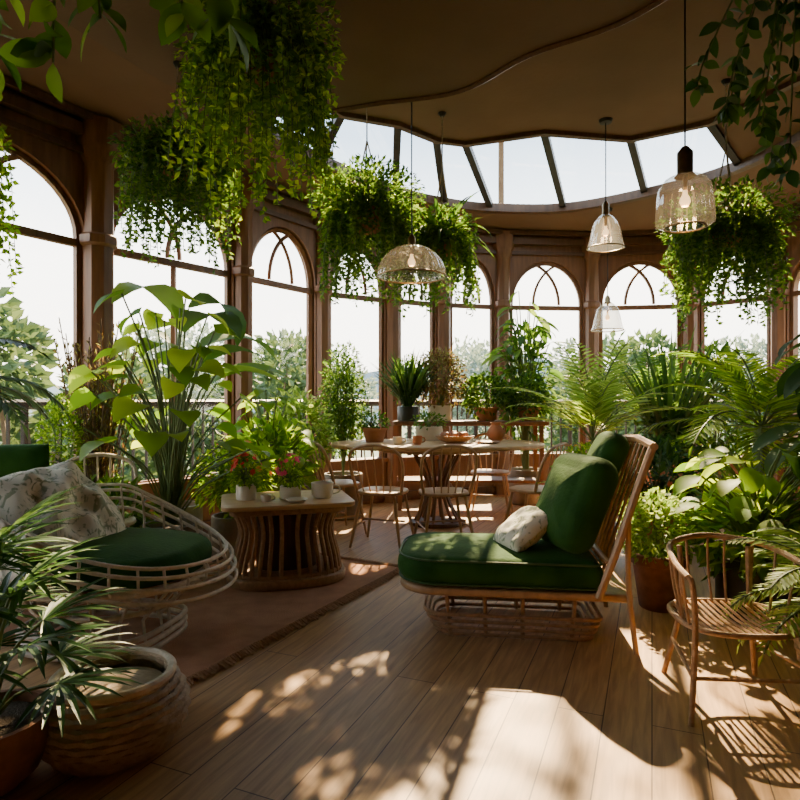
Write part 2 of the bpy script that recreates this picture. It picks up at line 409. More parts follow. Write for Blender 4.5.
def rdir(r, zmin=-1):
    while True:
        v = Vector((r.uniform(-1,1), r.uniform(-1,1), r.uniform(zmin,1)))
        if .05 < v.length < 1: return v.normalized()
def make_tree(label, mat, seed, h=7, w=2.3):
    r = random.Random(seed); t = thing('tree', label, 'tree')
    tb = MB(); tb.tube(smooth([(0,0,0),(.1,.05,h*.35),(-.05,.1,h*.7)], 4), [.2-.015*k for k in range(9)], 7)
    L = MB()
    for k in range(20):
        c = Vector((r.uniform(-1,1)*w*.65, r.uniform(-1,1)*w*.65, h*(.45+.45*r.random()))); rad = w*r.uniform(.3,.5)
        tb.tube([(0,0,h*.4), c], [.07,.02], 5)
        for j in range(240):
            d = rdir(r); q = c+d*rad*r.uniform(.7,1.05); L.sleaf(q, (d+rdir(r)*.7).normalized(), rdir(r), .24, .16)
    tb.build('trunk', M['bark'], t); L.build('foliage', mat, t); return t
t1 = make_tree('green tree with a full crown just outside the leftmost window', M['haze_tint1'], 3, 8.2, 2.0)
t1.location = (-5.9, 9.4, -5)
t2 = make_tree('pale hazy tree far off behind the second left window', M['haze_tint2'], 5, 9.0, 2.7); t2.location = (-8.3,20,-5)
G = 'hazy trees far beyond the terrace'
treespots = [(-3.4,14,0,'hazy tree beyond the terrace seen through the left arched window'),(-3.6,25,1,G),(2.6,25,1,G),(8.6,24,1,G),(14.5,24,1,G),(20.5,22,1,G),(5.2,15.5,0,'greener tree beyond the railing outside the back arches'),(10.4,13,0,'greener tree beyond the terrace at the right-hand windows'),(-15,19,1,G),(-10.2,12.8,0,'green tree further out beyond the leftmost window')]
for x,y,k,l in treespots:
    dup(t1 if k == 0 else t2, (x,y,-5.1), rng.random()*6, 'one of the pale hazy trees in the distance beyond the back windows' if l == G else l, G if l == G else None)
ot = thing('added_shade_tree', 'added unseen tree behind the back post, its sparse crown dappling sun through the glass roof', 'tree', (1.74,10.1,-5))  # added tree, hidden from the camera, breaks the skylight sun into leaf shadows
tb = MB(); tb.tube(smooth([(0,0,0),(.02,0,5),(-.05,-.1,9.2),(-.2,-.9,11.2),(-.5,-1.8,12.0)], 5), [.07-.002*k for k in range(21)], 7); L = MB(); r = random.Random(78)
for k in range(9):
    c = Vector((r.uniform(-.9,1.5), r.uniform(-2.0,-1.0), 0)); c.z = 11.0+r.uniform(-.2,.4)-.18*(c.y+2)
    tb.tube(smooth([(-.2,-.9,11.0), ((c.x-.2)*.5,(c.y-.9)*.5,11.3), c], 3), .016, 5)
    for j in range(15):
        q = c+Vector((r.gauss(0,.22), r.gauss(0,.22), r.gauss(0,.12))); L.sleaf(q, rdir(r), rdir(r), .22, .085)
tb.build('trunk', M['bark'], ot); L.build('foliage', M['L_mid'], ot)

# ---------------------------------------------------------------- plants
def potprof(r, h): return [(0,0),(r*.68,0),(r*.72,h*.02),(r*.95,h*.8),(r*1.08,h*.82),(r*1.1,h*.98),(r*1.05,h),(r*.95,h),(r*.9,h*.84),(0,h*.84)]
def bowlprof(r, h): return [(0,0),(r*.5,0),(r*.8,h*.22),(r,h*.6),(r*.97,h*.9),(r*1.0,h),(r*.9,h),(r*.88,h*.85),(0,h*.85)]
def cylprof(r, h): return [(0,0),(r*.92,0),(r,h*.04),(r,h*.97),(r*.97,h),(r*.88,h),(r*.86,h*.85),(0,h*.85)]
def basket(mb, r, h, rows=9, f=lambda t: .8+.35*math.sin(t*PI*.8)):
    for k in range(rows):
        t = k/(rows-1); rr = r*f(t); z = .012+(h-.024)*t
        ring = [(rr*math.cos(a*PI/20)*(1+.02*(-1)**(a+k)), rr*math.sin(a*PI/20)*(1+.02*(-1)**(a+k)), z) for a in range(40)]
        mb.tube(ring, h/rows*.62, 6, closed=True)
def pot(root, r, h, style='terra', mat='terra'):
    mb = MB()
    if style == 'basket':
        basket(mb, r, h); mb.build('basket_pot', M[mat], root)
    else:
        mb.lathe({'terra':potprof,'bowl':bowlprof,'cyl':cylprof}[style](r,h), 32); mb.build('pot', M[mat], root)
    s = MB(); s.lathe([(r*.86,0),(r*.5,.012),(0,.016)], 20, (0,0,h*.86)); s.build('soil', M['soil'], root)
def bush(L, S, c, rad, n, ll, lw, r, z0=0, stems=10, zmin=-.5, shell=.55):
    c = Vector(c)
    for i in range(stems):
        d = rdir(r, .0); e = c+Vector((d.x*rad[0],d.y*rad[1],d.z*rad[2]))*.75
        S.tube(smooth([(0,0,z0), ((e.x)*.3, e.y*.3, (z0+e.z)/2), e], 3), .005+ll*.03, 5)
    for i in range(n):
        d = rdir(r, zmin); k = shell+(1.05-shell)*r.random()
        p = c+Vector((d.x*rad[0],d.y*rad[1],d.z*rad[2]))*k
        dd = (d+rdir(r)*.8+Vector((0,0,-.15))).normalized()
        L.sleaf(p, dd, (Vector((0,0,1))+rdir(r)*.6), ll*r.uniform(.7,1.2), lw*r.uniform(.8,1.1))
def bigleaf(L, S, z0, n, h, spread, ll, lw, r, prof=HEART, droop=.9, az=None, lo=.3, dz=(-.35,.25)):
    for i in range(n):
        a = r.random()*2*PI if az is None else r.uniform(*az)
        t = (i+.5)/n; zz = z0+h*(lo+(1-lo)*t)*r.uniform(.9,1.05); q = spread*(1.05-.6*t)*r.uniform(.5,1)
        b = Vector((r.uniform(-.03,.03), r.uniform(-.03,.03), z0)); e = Vector((math.cos(a)*q, math.sin(a)*q, zz))
        S.tube(smooth([b, (b.x*.6+e.x*.35, b.y*.6+e.y*.35, z0+(zz-z0)*.62), e], 4), .006, 5)
        d = Vector((math.cos(a+r.uniform(-.5,.5)), math.sin(a+r.uniform(-.5,.5)), r.uniform(*dz)))
        k = r.uniform(.7,1.15); L.leaf(e, d, ll*k, lw*k, droop*r.uniform(.6,1.3), prof, 7, .22, r.uniform(-.5,.5))
def frond(L, S, b, az, el, ln, droop, ll, lw, nl, r):
    d = Vector((math.cos(az)*math.cos(el), math.sin(az)*math.cos(el), math.sin(el))); sd = Vector((math.sin(az), -math.cos(az), 0))
    q = Vector(b); pts = [q.copy()]; st = ln/nl
    for k in range(nl):
        t = k/nl
        if t > .14:
            pr = math.sin(PI*min(1, .12+.88*t))**.6
            for sg in (-1, 1):
                dd = (sd*sg+d*.75+Vector((0,0,-.25+.15*r.random()))).normalized()
                L.sleaf(q, dd, sd.cross(d), ll*pr*r.uniform(.9,1.1)+.01, lw, .1)
        d = Matrix.Rotation(-droop/nl*(0.4+1.2*t), 3, sd) @ d; q = q+d*st; pts.append(q.copy())
    L.sleaf(q, d, sd.cross(d), ll*.5, lw)
    S.tube(pts[::2]+([pts[-1]] if len(pts) % 2 == 0 else []), .004+.002*ln, 4)
def palm(L, S, z0, n, ln, el, droop, ll, lw, nl, r, az=None):
    for i in range(n):
        a = (2*PI*i/n*1.618*2+r.uniform(-.3,.3)) if az is None else r.uniform(*az)
        frond(L, S, (0,0,z0), a, r.uniform(*el), ln*r.uniform(.75,1.1), droop*r.uniform(.7,1.2), ll, lw, nl, r)
def fanpalm(L, S, z0, n, h, spread, ll, lw, r, nb=15):
    for i in range(n):
        a = 2*PI*i/n*1.618*2+r.uniform(-.3,.3); t = (i+.5)/n
        e = Vector((math.cos(a)*spread*(1.1-t*.9), math.sin(a)*spread*(1.1-t*.9), z0+h*(.15+.85*t)))
        S.tube(smooth([(0,0,z0-.05), (e.x*.4,e.y*.4,z0+(e.z-z0)*.65), e], 4), .006, 5)
        d = Vector((math.cos(a), math.sin(a), .15+.9*t)).normalized(); sd = d.cross(Vector((0,0,1))).normalized(); up = sd.cross(d)
        for k in range(nb):
            b = math.radians(-95+190*k/(nb-1)); dd = (d*math.cos(b)+sd*math.sin(b)+up*.12).normalized()
            L.leaf(e, dd, ll*(.75+.25*math.cos(b))*r.uniform(.9,1.1), lw, r.uniform(.35,.9), LANCE, 5, .4)
def spiky(L, z0, n, ln, w, el, droop, r, seg=7, az=None):
    for i in range(n):
        a = r.random()*2*PI if az is None else r.uniform(*az); e = r.uniform(*el)
        d = Vector((math.cos(a)*math.cos(e), math.sin(a)*math.cos(e), math.sin(e)))
        L.leaf((d.x*.03, d.y*.03, z0), d, ln*r.uniform(.7,1.1), w, droop*r.uniform(.5,1.4), LANCE, seg, .35)
def trailing(L, S, r, n, out, lmin, lmax, ll, lw, z=0, up=.25, dens=1.6, flat=1.0):
    for k in range(n):
        a = r.random()*2*PI; rr = r.random()*.09
        p = Vector((math.cos(a)*rr, math.sin(a)*rr*flat, z)); o = out*r.uniform(.15,1.0)
        v = Vector((math.cos(a)*o, math.sin(a)*o*flat, up*r.uniform(.3,1.2))); ln = r.uniform(lmin, lmax); s_ = 0; pts = [p.copy()]
        while s_ < ln:
            stp = v.normalized()*.03; p = p+stp; s_ += .03
            v = Vector((v.x*.93+r.uniform(-.02,.02), v.y*.93+r.uniform(-.02,.02), max(v.z-.075, -1)))
            pts.append(p.copy())
            c = dens
            while r.random() < c:
                c -= 1; d = Vector((r.uniform(-1,1), r.uniform(-1,1), r.uniform(-1,.35))).normalized()
                L.sleaf(p, d, rdir(r), ll*r.uniform(.7,1.25), lw*r.uniform(.8,1.2))
        S.tube(pts[::3]+[pts[-1]], .0022, 3)

def hanging(label, x, y, zb, zc, fn, lm, pr=.13, ph=.13, mat='terra', style='bowl', cords=3, seed=0):
    root = thing('hanging_basket', label, 'hanging plant', (x,y,zb))
    r = random.Random(seed); L = MB(); S = MB(); fn(L, S, r)
    pot(root, pr, ph, style, mat)
    for k in range(cords):
        a = 2*PI*k/cords+.4
        c = MB(); c.tube([(pr*.98*math.cos(a), pr*.98*math.sin(a), ph*.9), (0,0,min(.75, zc-zb-.05)), (0,0,zc-zb)], .006, 5); c.build('cord', M['rope'], root)
    hk = MB(); hk.lathe([(.0,-.03),(.02,-.03),(.035,-.005),(.035,0)], 12, (0,0,zc-zb)); hk.build('ceiling_hook', M['metal'], root)
    S.build('stems', M['stem'], root); L.build('foliage', M[lm], root); return root
def f1(L,S,r):
    trailing(L,S,r,210,.44,.35,1.0,.042,.030,.1,.5,1.7)
    bush(L,S,(0,0,.18),(.40,.36,.30),2000,.042,.030,r,.05,6)
hanging('large trailing basket of tiny bright leaves nearest the camera at upper left', -.70, 3.0, 2.80, 3.36, f1, 'L_bright', seed=1)
def f2(L,S,r):
    trailing(L,S,r,190,.42,.3,.85,.038,.024,.1,.4,1.7)
    bush(L,S,(0,0,.14),(.38,.34,.22),1600,.04,.026,r,.05,6)
hanging('trailing basket hanging before the tall timber post at far left', -1.42, 3.85, 2.62, 3.36, f2, 'L_mid', seed=2)
def f3(L,S,r):
    trailing(L,S,r,240,.52,.35,.95,.045,.026,.14,.5,1.6)
    bush(L,S,(0,0,.24),(.46,.42,.32),2300,.048,.028,r,.05,8)
hanging('bushy trailing basket hung on long cords left of the glass dome lamp', -.27, 4.9, 2.57, 3.65, f3, 'L_mid', .17, .17, seed=3)
def f4(L,S,r):
    trailing(L,S,r,120,.34,.3,.8,.045,.03,.1,.4,1.5)
    bush(L,S,(0,0,.18),(.30,.28,.24),900,.045,.028,r,.05,6)
    spiky(L,.16,80,.52,.03,(-.1,1.2),1.6,r)
hanging('hanging spider plant with arching blades behind the glass dome lamp', .36, 5.12, 2.42, 3.65, f4, 'L_mid', seed=4)
def f5(L,S,r):
    trailing(L,S,r,220,.54,.3,.9,.045,.028,.1,.45,1.7)
    bush(L,S,(0,0,.18),(.48,.42,.28),1900,.048,.028,r,.05,8)
hanging('trailing basket hanging at upper right behind the lantern pendant', 2.50, 4.6, 2.38, 3.65, f5, 'L_mid', seed=5)
def f6(L,S,r):
    trailing(L,S,r,60,.18,.5,1.3,.045,.035,.1,.3,1.6)
hanging('bright trailing climber hanging inside the leftmost window edge', -2.66, 3.60, 2.75, 3.30, f6, 'L_bright', .1, .1, seed=6)
def vine(label, x, y, zc, strands, ll, lw, mat, seed, dens=.6):
    root = thing('hanging_vine', label, 'hanging plant', (x,y,zc)); r = random.Random(seed); L = MB(); S = MB()
    hk = MB(); hk.lathe([(.0,-.05),(.03,-.05),(.05,-.01),(.05,0)], 12); hk.build('ceiling_hook', M['metal'], root)
    for dx, dy, dz in strands:
        pts = smooth([(0,0,-.03), (dx*.5, dy*.5, dz*.35), (dx*.9, dy*.9, dz*.8), (dx, dy, dz)], 7); S.tube(pts, .004, 5)
        for p in pts[4:]:
            for k in range(1 if r.random() < dens else 2):
                a = r.random()*2*PI; d = Vector((math.cos(a), math.sin(a)*.7, r.uniform(-1.2,.1))); k2 = r.uniform(.6,1.15)
                L.leaf(p, d, ll*k2, lw*k2, .6, OVATE, 6, .2, r.uniform(-1,1))
    S.build('stems', M['stem'], root); L.build('foliage', M[mat], root)
vine('vine with large dangling leaves in the top left corner of the ceiling', -.95, 1.75, 3.36, [(-.28,0,-1.0),(-.12,.1,-1.12),(.1,-.05,-1.08),(.3,.05,-1.0),(-.35,.15,-1.14),(.45,0,-1.06)], .14, .07, 'L_mid', 21)
vine('dark broad-leaved vine drooping from the ceiling at the right edge', 1.98, 2.95, 3.65, [(-.30,.1,-.95),(-.45,.15,-.85),(.0,.1,-1.3),(-.2,0,-1.15),(.2,0,-1.35),(-.38,0,-1.05),(.0,.25,-1.2),(.12,.1,-1.45),(-.1,.2,-1.0),(.3,.1,-1.2)], .10, .055, 'L_dark', 22, .3)

def plant(name, label, x, y, z, fn, lm, pr=.16, ph=.28, style='terra', mat='terra', seed=0, sm='stem', rz=0, flowers=None):
    root = thing(name, label, 'plant', (x,y,z), rz); r = random.Random(seed); L = MB(); S = MB()
    pot(root, pr, ph, style, mat); fn(L, S, r)
    if S.v: S.build('stems', M[sm], root)
    L.build('foliage', M[lm], root)
    if flowers:
        n, c, rad, sz, fm = flowers
        for i in range(n):
            d = rdir(r, .0); p = Vector(c)+Vector((d.x*rad[0], d.y*rad[1], d.z*rad[2])); Fm = MB(); vs = [p]; fs = []
            t1_ = d.cross(Vector((.3,.2,.9))).normalized(); t2_ = d.cross(t1_)
            for k in range(12):
                a = k*PI/6; rr = sz*(1.0 if k % 2 == 0 else .62); vs.append(p+(t1_*math.cos(a)+t2_*math.sin(a))*rr+d*sz*(.35 if k % 2 == 0 else .2))
                fs.append((0, 1+k, 1+(k+1) % 12))
            Fm.add(vs, fs); Fm.build('flower', M[fm], root)
    return root
plant('potted_monstera', 'tall plant with big bright heart-shaped leaves by the left windows', -1.56, 4.1, 0,
      lambda L,S,r: bigleaf(L,S,.35,70,1.5,.76,.20,.18,r), 'L_bright', .2, .36, 'cyl', 'greypot', 31)
plant('banana_plant', 'banana plant with huge dark paddle leaves behind the heart-leaved plant', -1.74, 4.72, 0,
      lambda L,S,r: bigleaf(L,S,.4,9,1.5,.25,.80,.26,r,LANCE,1.5,None,.6,(.5,1.3)), 'L_mid', .18, .38, 'cyl', 'greypot', 32)
def reeds(L,S,r):
    for i in range(80):
        a = r.random()*6.3; e = r.uniform(1.3,1.55); p = (r.uniform(-.05,.05), r.uniform(-.05,.05), .35)
        d = Vector((math.cos(a)*math.cos(e), math.sin(a)*math.cos(e), math.sin(e))); ln = r.uniform(.9,1.45)
        q = Vector(p)+d*ln; S.tube([p, q], .004, 4)
        for k in range(18): L.sleaf(Vector(p)+d*ln*(.3+.7*k/18), (d+rdir(r)*.8).normalized(), rdir(r), .05, .018)
plant('feathery_plant', 'tall reddish-brown feathery plant against the left timber post', -2.18, 4.30, 0, reeds, 'L_bronze', .15, .36, 'cyl', 'greypot', 33, 'bark')
plant('clipped_shrub', 'small column-shaped bright green clipped shrub at far left', -2.30, 4.05, 0,
      lambda L,S,r: bush(L,S,(0,0,.80),(.14,.14,.42),2600,.035,.02,r,.2,5,-1,.7), 'L_bright', .14, .3, 'cyl', 'white', 34)
plant('arching_palm', 'blue-green palm whose dark arching fronds enter at the left edge', -2.38, 2.85, 0,
      lambda L,S,r: (S.tube([(0,0,.2),(.02,0,1.2)], .03, 8), palm(L,S,1.2,14,.75,(.4,1.2),1.4,.2,.035,22,r)), 'L_blue', .18, .35, 'cyl', 'greypot', 35)
plant('leafy_shrub', 'mid-height shrub with rounded leaves left of the dining chairs', -1.12, 5.15, 0,
      lambda L,S,r: (bigleaf(L,S,.3,34,1.05,.45,.17,.13,r), bush(L,S,(0,0,.65),(.36,.33,.35),600,.12,.08,r,.25,8)), 'L_bright', .2, .35, 'bowl', 'greypot', 36)
plant('leafy_shrub', 'low shrub spotted with orange blooms behind the coffee table', -1.24, 4.5, 0,
      lambda L,S,r: bush(L,S,(0,0,.60),(.28,.24,.26),700,.085,.045,r,.25,8), 'L_bright', .17, .34, 'cyl', 'greypot', 37, flowers=(16,(0,0,.64),(.3,.26,.26),.028,'fl_orange'))
plant('leafy_shrub', 'dark low shrub in a round grey pot below the left windows', -1.95, 3.95, 0,
      lambda L,S,r: bush(L,S,(0,0,.42),(.3,.24,.25),550,.10,.05,r,.2,8), 'L_mid', .18, .28, 'bowl', 'greypot', 38)
plant('tall_shrub', 'tall narrow light green shrub left of the dining table', -.58, 6.15, 0,
      lambda L,S,r: bush(L,S,(0,0,1.2),(.24,.22,.58),3800,.05,.025,r,.4,14,-1,.3), 'L_mid', .2, .45, 'cyl', 'greypot', 39)
plant('leafy_shrub', 'yellow-green loose shrub filling the gap behind the left dining chairs', -.98, 5.75, 0,
      lambda L,S,r: bush(L,S,(0,0,.85),(.3,.26,.42),1000,.09,.045,r,.3,10), 'L_light', .18, .4, 'cyl', 'greypot', 40)
con = thing('console_table', 'long dark wooden plant console behind the dining table', 'table', (.62,6.68,0))
mb = MB(); mb.slab(rrect(-.7,1.0,-.2,.2,.03,.03), .92, .97, .01); mb.build('tabletop', M['wallwood'], con)
for sx in (-.62,.92):
    for sy in (-.15,.15): mb = MB(); mb.tube([(sx,sy,0),(sx,sy,.92)], .03, 4); mb.build('leg', M['wallwood'], con)
mb = MB(); mb.slab(rrect(-.65,.95,-.18,.18,.02,.02), .3, .33, .005); mb.build('shelf', M['wallwood'], con)
plant('feathery_plant', 'dark feathery plant in a black pot standing before the back window', .09, 6.6, .97,
      lambda L,S,r: (spiky(L,.12,190,.68,.022,(1.0,1.5),.5,r,5), bush(L,S,(0,0,.42),(.18,.18,.3),900,.05,.02,r,.1,8)), 'L_dark', .12, .16, 'cyl', 'black', 41)
plant('leafy_shrub', 'bronze and green shrub in a cream pot on the console', .44, 6.65, .97,
      lambda L,S,r: bush(L,S,(0,0,.44),(.30,.22,.34),1900,.05,.03,r,.1,10), 'L_bronze', .13, .17, 'cyl', 'white', 42)
plant('leafy_shrub', 'bright bushy plant in a terracotta pot on the console', .96, 6.66, .97,
      lambda L,S,r: bush(L,S,(0,0,.27),(.26,.2,.26),1200,.06,.04,r,.1,10), 'L_mid', .13, .15, 'terra', 'terra', 43)
plant('leafy_shrub', 'green bushy plant at the right end of the console', 1.42, 6.66, .97,
      lambda L,S,r: bush(L,S,(0,0,.24),(.22,.2,.26),1000,.06,.035,r,.1,10), 'L_mid', .13, .15, 'terra', 'terra', 44)
plant('tall_leafy_plant', 'tall slender plant with long light leaves before the first back arch', 1.46, 6.98, 0,
      lambda L,S,r: (bigleaf(L,S,.4,66,2.0,.38,.28,.09,r,LANCE,1.0,None,.35), bush(L,S,(0,0,1.35),(.28,.25,.68),600,.14,.05,r,.4,8)), 'L_mid', .2, .4, 'cyl', 'greypot', 45)
plant('potted_palm', 'light green feather palm centred before the back arches', 1.88, 5.85, 0,
      lambda L,S,r: (S.tube([(0,0,.3),(0,0,.80)], .035, 8), palm(L,S,.80,20,1.05,(.55,1.54),1.1,.23,.028,22,r)), 'L_light', .2, .4, 'cyl', 'terra', 46)
plant('potted_palm', 'smaller bright green palm at the foot of the back right arch', 2.80, 6.70, 0,
      lambda L,S,r: (S.tube([(0,0,.3),(0,0,.9)], .035, 8), palm(L,S,.9,18,1.05,(.8,1.54),1.0,.22,.030,22,r)), 'L_mid', .2, .4, 'cyl', 'greypot', 47)
plant('reed_plant', 'upright dark reed plant in a terracotta pot in the back right corner', 2.72, 6.05, 0,
      lambda L,S,r: (spiky(L,.5,60,1.45,.045,(1.2,1.52),.5,r,6), bush(L,S,(0,0,.85),(.3,.3,.35),500,.1,.05,r,.4,8)), 'L_dark', .24, .5, 'terra', 'terra', 48)
plant('leafy_shrub', 'tall shrub in the corner behind the reed plant', 3.25, 6.2, 0,
      lambda L,S,r: bush(L,S,(0,0,1.0),(.40,.38,.75),1500,.11,.05,r,.3,10), 'L_mid', .24, .4, 'cyl', 'greypot', 49)
plant('potted_palm', 'large dark palm spreading its fronds at the right side', 2.62, 4.35, 0,
      lambda L,S,r: (S.tube([(0,0,.3),(0,0,1.0)], .05, 8), palm(L,S,1.0,22,.90,(.0,1.5),1.3,.22,.026,26,r)), 'L_bright', .24, .4, 'cyl', 'greypot', 50)
plant('leafy_shrub', 'shrub with deep green leaves under the large right palm', 2.1, 4.9, 0,
      lambda L,S,r: bush(L,S,(0,0,.55),(.34,.32,.33),800,.11,.05,r,.25,10), 'L_dark', .22, .36, 'cyl', 'terra', 51)
plant('leafy_shrub', 'dense shrub between the right palm and the right wall', 3.45, 4.6, 0,
      lambda L,S,r: bush(L,S,(0,0,.95),(.45,.42,.75),1400,.14,.06,r,.25,10), 'L_mid', .24, .36, 'cyl', 'greypot', 52)
plant('potted_fern', 'frothy fern with orange blooms just behind the chaise backrest', 1.42, 4.55, 0,
      lambda L,S,r: (palm(L,S,.42,30,.42,(.2,1.4),1.4,.09,.02,18,r), bush(L,S,(0,0,.62),(.24,.2,.24),700,.05,.03,r,.35,8)), 'L_bright', .2, .42, 'cyl', 'greypot', 53, flowers=(14,(0,0,.64),(.24,.2,.25),.02,'fl_orange'))
plant('broadleaf_plant', 'broad-leaved plant with glossy bright leaves right of the chaise', 1.98, 3.30, 0,
      lambda L,S,r: (bigleaf(L,S,.32,74,.62,.52,.19,.12,r,OVATE,.7,None,.35), bush(L,S,(0,0,.45),(.34,.3,.22),400,.13,.08,r,.3,8)), 'L_bright', .22, .34, 'cyl', 'black', 54)
plant('leafy_shrub', 'small yellow-green speckled bush in the terracotta pot by the chaise', 1.50, 3.48, 0,
      lambda L,S,r: bush(L,S,(0,0,.45),(.21,.2,.21),1500,.045,.028,r,.25,8,-.9), 'L_light', .15, .32, 'terra', 'darkterra', 55)
plant('potted_fern', 'grey-green fern overlapping the right-hand hoop armchair', 1.86, 2.42, 0,
      lambda L,S,r: palm(L,S,.35,36,.60,(.0,1.35),1.5,.11,.018,26,r), 'L_light', .18, .32, 'basket', 'greyrattan', 56)
plant('broadleaf_plant', 'dark plant with large drooping leaves at the right edge above the fern', 2.62, 3.5, 0,
      lambda L,S,r: bigleaf(L,S,.4,26,1.3,.42,.34,.13,r,LANCE,1.1,None,.4), 'L_dark', .22, .38, 'cyl', 'greypot', 57)
plant('fan_palm', 'fan palm with long pointed dark blades in the near left corner', -1.28, 1.86, 0,
      lambda L,S,r: fanpalm(L,S,.22,20,.56,.20,.27,.022,r,17), 'L_blue', .18, .22, 'bowl', 'darkterra', 58)

# ---------------------------------------------------------------- furniture
CH = (.66,3.22,0); CR = math.radians(-7)
ch = thing('chaise_longue', 'green velvet chaise longue on a low slatted rattan base', 'chaise longue', CH, CR)
mb = MB(); mb.slab(rrect(-.66,.36,-.32,.32,.2,.05,10), .275, .42, .06, 5, .02); oc = mb.build('seat_cushion', M['velvet'], ch)
for zz in (.29,.405):
    pts = rrect(-.66,.36,-.32,.32,.2,.05,10)
    mb = MB(); mb.tube([(x*.985,y*.975,zz) for x,y in pts], .006, 6, closed=True); mb.build('piping', M['velvetp'], oc)
mb = MB(); mb.slab(rrect(-.65,.5,-.31,.31,.2,.04,10), .23, .27, .015, 3); mb.build('seat_rail', M['chairwood'], ch)
for z in (.016,.05,.084,.118):
    mb = MB(); mb.tube([(x,y,z) for x,y in rrect(-.46-.5*z,.32+.4*z,-.22-.2*z,.22+.2*z,.12,.06,6)], .010, 6, closed=True); mb.build('base_slat', M['rattan'], ch)
for x in (-.38,-.2,-.02,.22):
    for y in (-.215,.215):
        mb = MB(); mb.tube([(x,y,.004),(x*1.05,y*1.15,.232)], .011, 6); mb.build('base_strut', M['rattan'], ch)
for sy in (-.31,.31):
    mb = MB(); mb.tube(smooth([(.33,sy,.25),(.42,sy,.5),(.51,sy,.78),(.58,sy,.98)], 4), .019, 8); mb.build('back_post', M['chairwood'], ch)
    mb = MB(); mb.tube(smooth([(.47,sy*.98,.62),(.47,sy,.3),(.50,sy*1.06,0)], 4), [.013]*9, 8); mb.build('leg', M['chairwood'], ch)
mb = MB(); mb.tube([(.58,-.33,.98),(.59,0,1.0),(.58,.33,.98)], .020, 8); mb.build('top_rail', M['chairwood'], ch)
mb = MB(); mb.tube([(.38,-.31,.42),(.38,.31,.42)], .014, 8); mb.build('lower_rail', M['chairwood'], ch)
for i in range(8):
    y = -.26+i*.52/7; mb = MB(); mb.tube(smooth([(.36,y,.3),(.44,y,.56),(.58,y,.98)], 3), .008, 6); mb.build('slat', M['rattan'], ch)
def cushion(w, h, t, e=3.2, nz=0.0, seed=1):
    mb = MB(); n = 34; vs = []; fs = []
    for sgn in (1,-1):
        for i in range(n+1):
            for j in range(n+1):
                u = -1+2*i/n; v = -1+2*j/n
                fx = (1-abs(u)**e); fy = (1-abs(v)**e); z = t/2*(max(fx,0)**.5)*(max(fy,0)**.5)
                z *= 1+nz*math.sin(u*5+seed)*math.cos(v*4+seed*2)+nz*.6*math.sin(u*8+v*7+seed)+nz*.5*math.sin(u*3-v*12)
                q = 1-.06*(u*u*v*v)-.03*(1-abs(u)**2)*abs(v)**6-.03*(1-abs(v)**2)*abs(u)**6
                vs.append((u*w/2*q, v*h/2*q, sgn*z))
    m = (n+1)**2
    for s_ in range(2):
        for i in range(n):
            for j in range(n):
                a = s_*m+i*(n+1)+j; q = (a, a+n+1, a+n+2, a+1); fs.append(q if s_ == 0 else q[::-1])
    mb.add(vs, fs); return mb
def placed(mb, name, mat, loc, rot):
    mb.xf(Matrix.Rotation(rot[2],4,'Z') @ Matrix.Rotation(rot[1],4,'Y') @ Matrix.Rotation(rot[0],4,'X'))
    return mb.build(name, mat, None, 60, loc)
def onch(x, y, z):
    v = Matrix.Rotation(CR,3,'Z') @ Vector((x,y,z)); return (v.x+CH[0], v.y+CH[1], v.z)
lean = math.radians(66)
cA = placed(MB().slab(rrect(-.25,.25,-.24,.24,.10,.10,7), -.095,.095,.09,6,.03,.0), 'back_cushion', M['velvet'], onch(.25,-.06,.675), (0,-lean,math.radians(12)))
tag(cA, 'plump green velvet back cushion nearest the camera on the chaise', 'cushion')
cB = placed(MB().slab(rrect(-.27,.27,-.17,.17,.09,.09,7), -.07,.07,.065,5,.02,.0), 'back_cushion', M['velvet'], onch(.41,.15,.77), (0,-lean,CR))
tag(cB, 'taller dark green cushion behind the plump one on the chaise', 'cushion')
cC = placed(cushion(.30,.28,.13,3,.08), 'throw_pillow', M['lav'], onch(.0,-.04,.52), (0,math.radians(-36),math.radians(18)))
tag(cC, 'small pale patterned throw pillow on the chaise seat', 'pillow')

ct = thing('coffee_table', 'wooden coffee table with curved slatted base on the rug', 'table', (-.76,4.02,.012), math.radians(16))
mb = MB(); mb.slab(rrect(-.42,.42,-.30,.30,.07,.07,4), .505, .535, .008, 2); mb.build('tabletop', M['table'], ct)
mb = MB(); mb.slab(rrect(-.37,.37,-.26,.26,.08,.08,4), .465, .505, .01, 2); mb.build('apron', M['rattan'], ct)
mb = MB(); mb.slab(ellipse(.39,.29,48,2.6), .0, .06, .015, 2); mb.slab(ellipse(.36,.26,48,2.6), .06, .085, .008, 2); mb.build('base_ring', M['rattan'], ct)
E = [ellipse(a_,b_,34,2.6) for a_,b_ in ((.355,.25),(.335,.235),(.30,.205),(.345,.24))]
for i in range(34):
    mb = MB(); mb.tube(smooth([(*E[0][i],.06),(*E[1][i],.18),(*E[2][i],.34),(*E[3][i],.475)], 4), .014, 6); mb.build('slat', M['rattan'], ct)
mb = MB(); mb.slab(ellipse(.2,.14,30), .06, .47, .01, 2); mb.build('inner_core', M['darkwood'], ct)
TZ = .548
def flowerpot(label, x, y, z, fm, seed, r0=.05, h0=.08):
    def fn(L,S,r): bush(L,S,(0,0,h0+.06),(.09,.085,.08),200,.045,.024,r,h0*.8,8)
    plant('potted_flowers', label, x, y, z, fn, 'L_bright', r0, h0, 'cyl', 'white', seed, flowers=(24,(0,0,h0+.09),(.10,.095,.12),.022,fm))
flowerpot('red and orange flowers in a small cream pot on the coffee table', -1.01, 3.94, TZ, 'fl_red', 61, .065, .095)
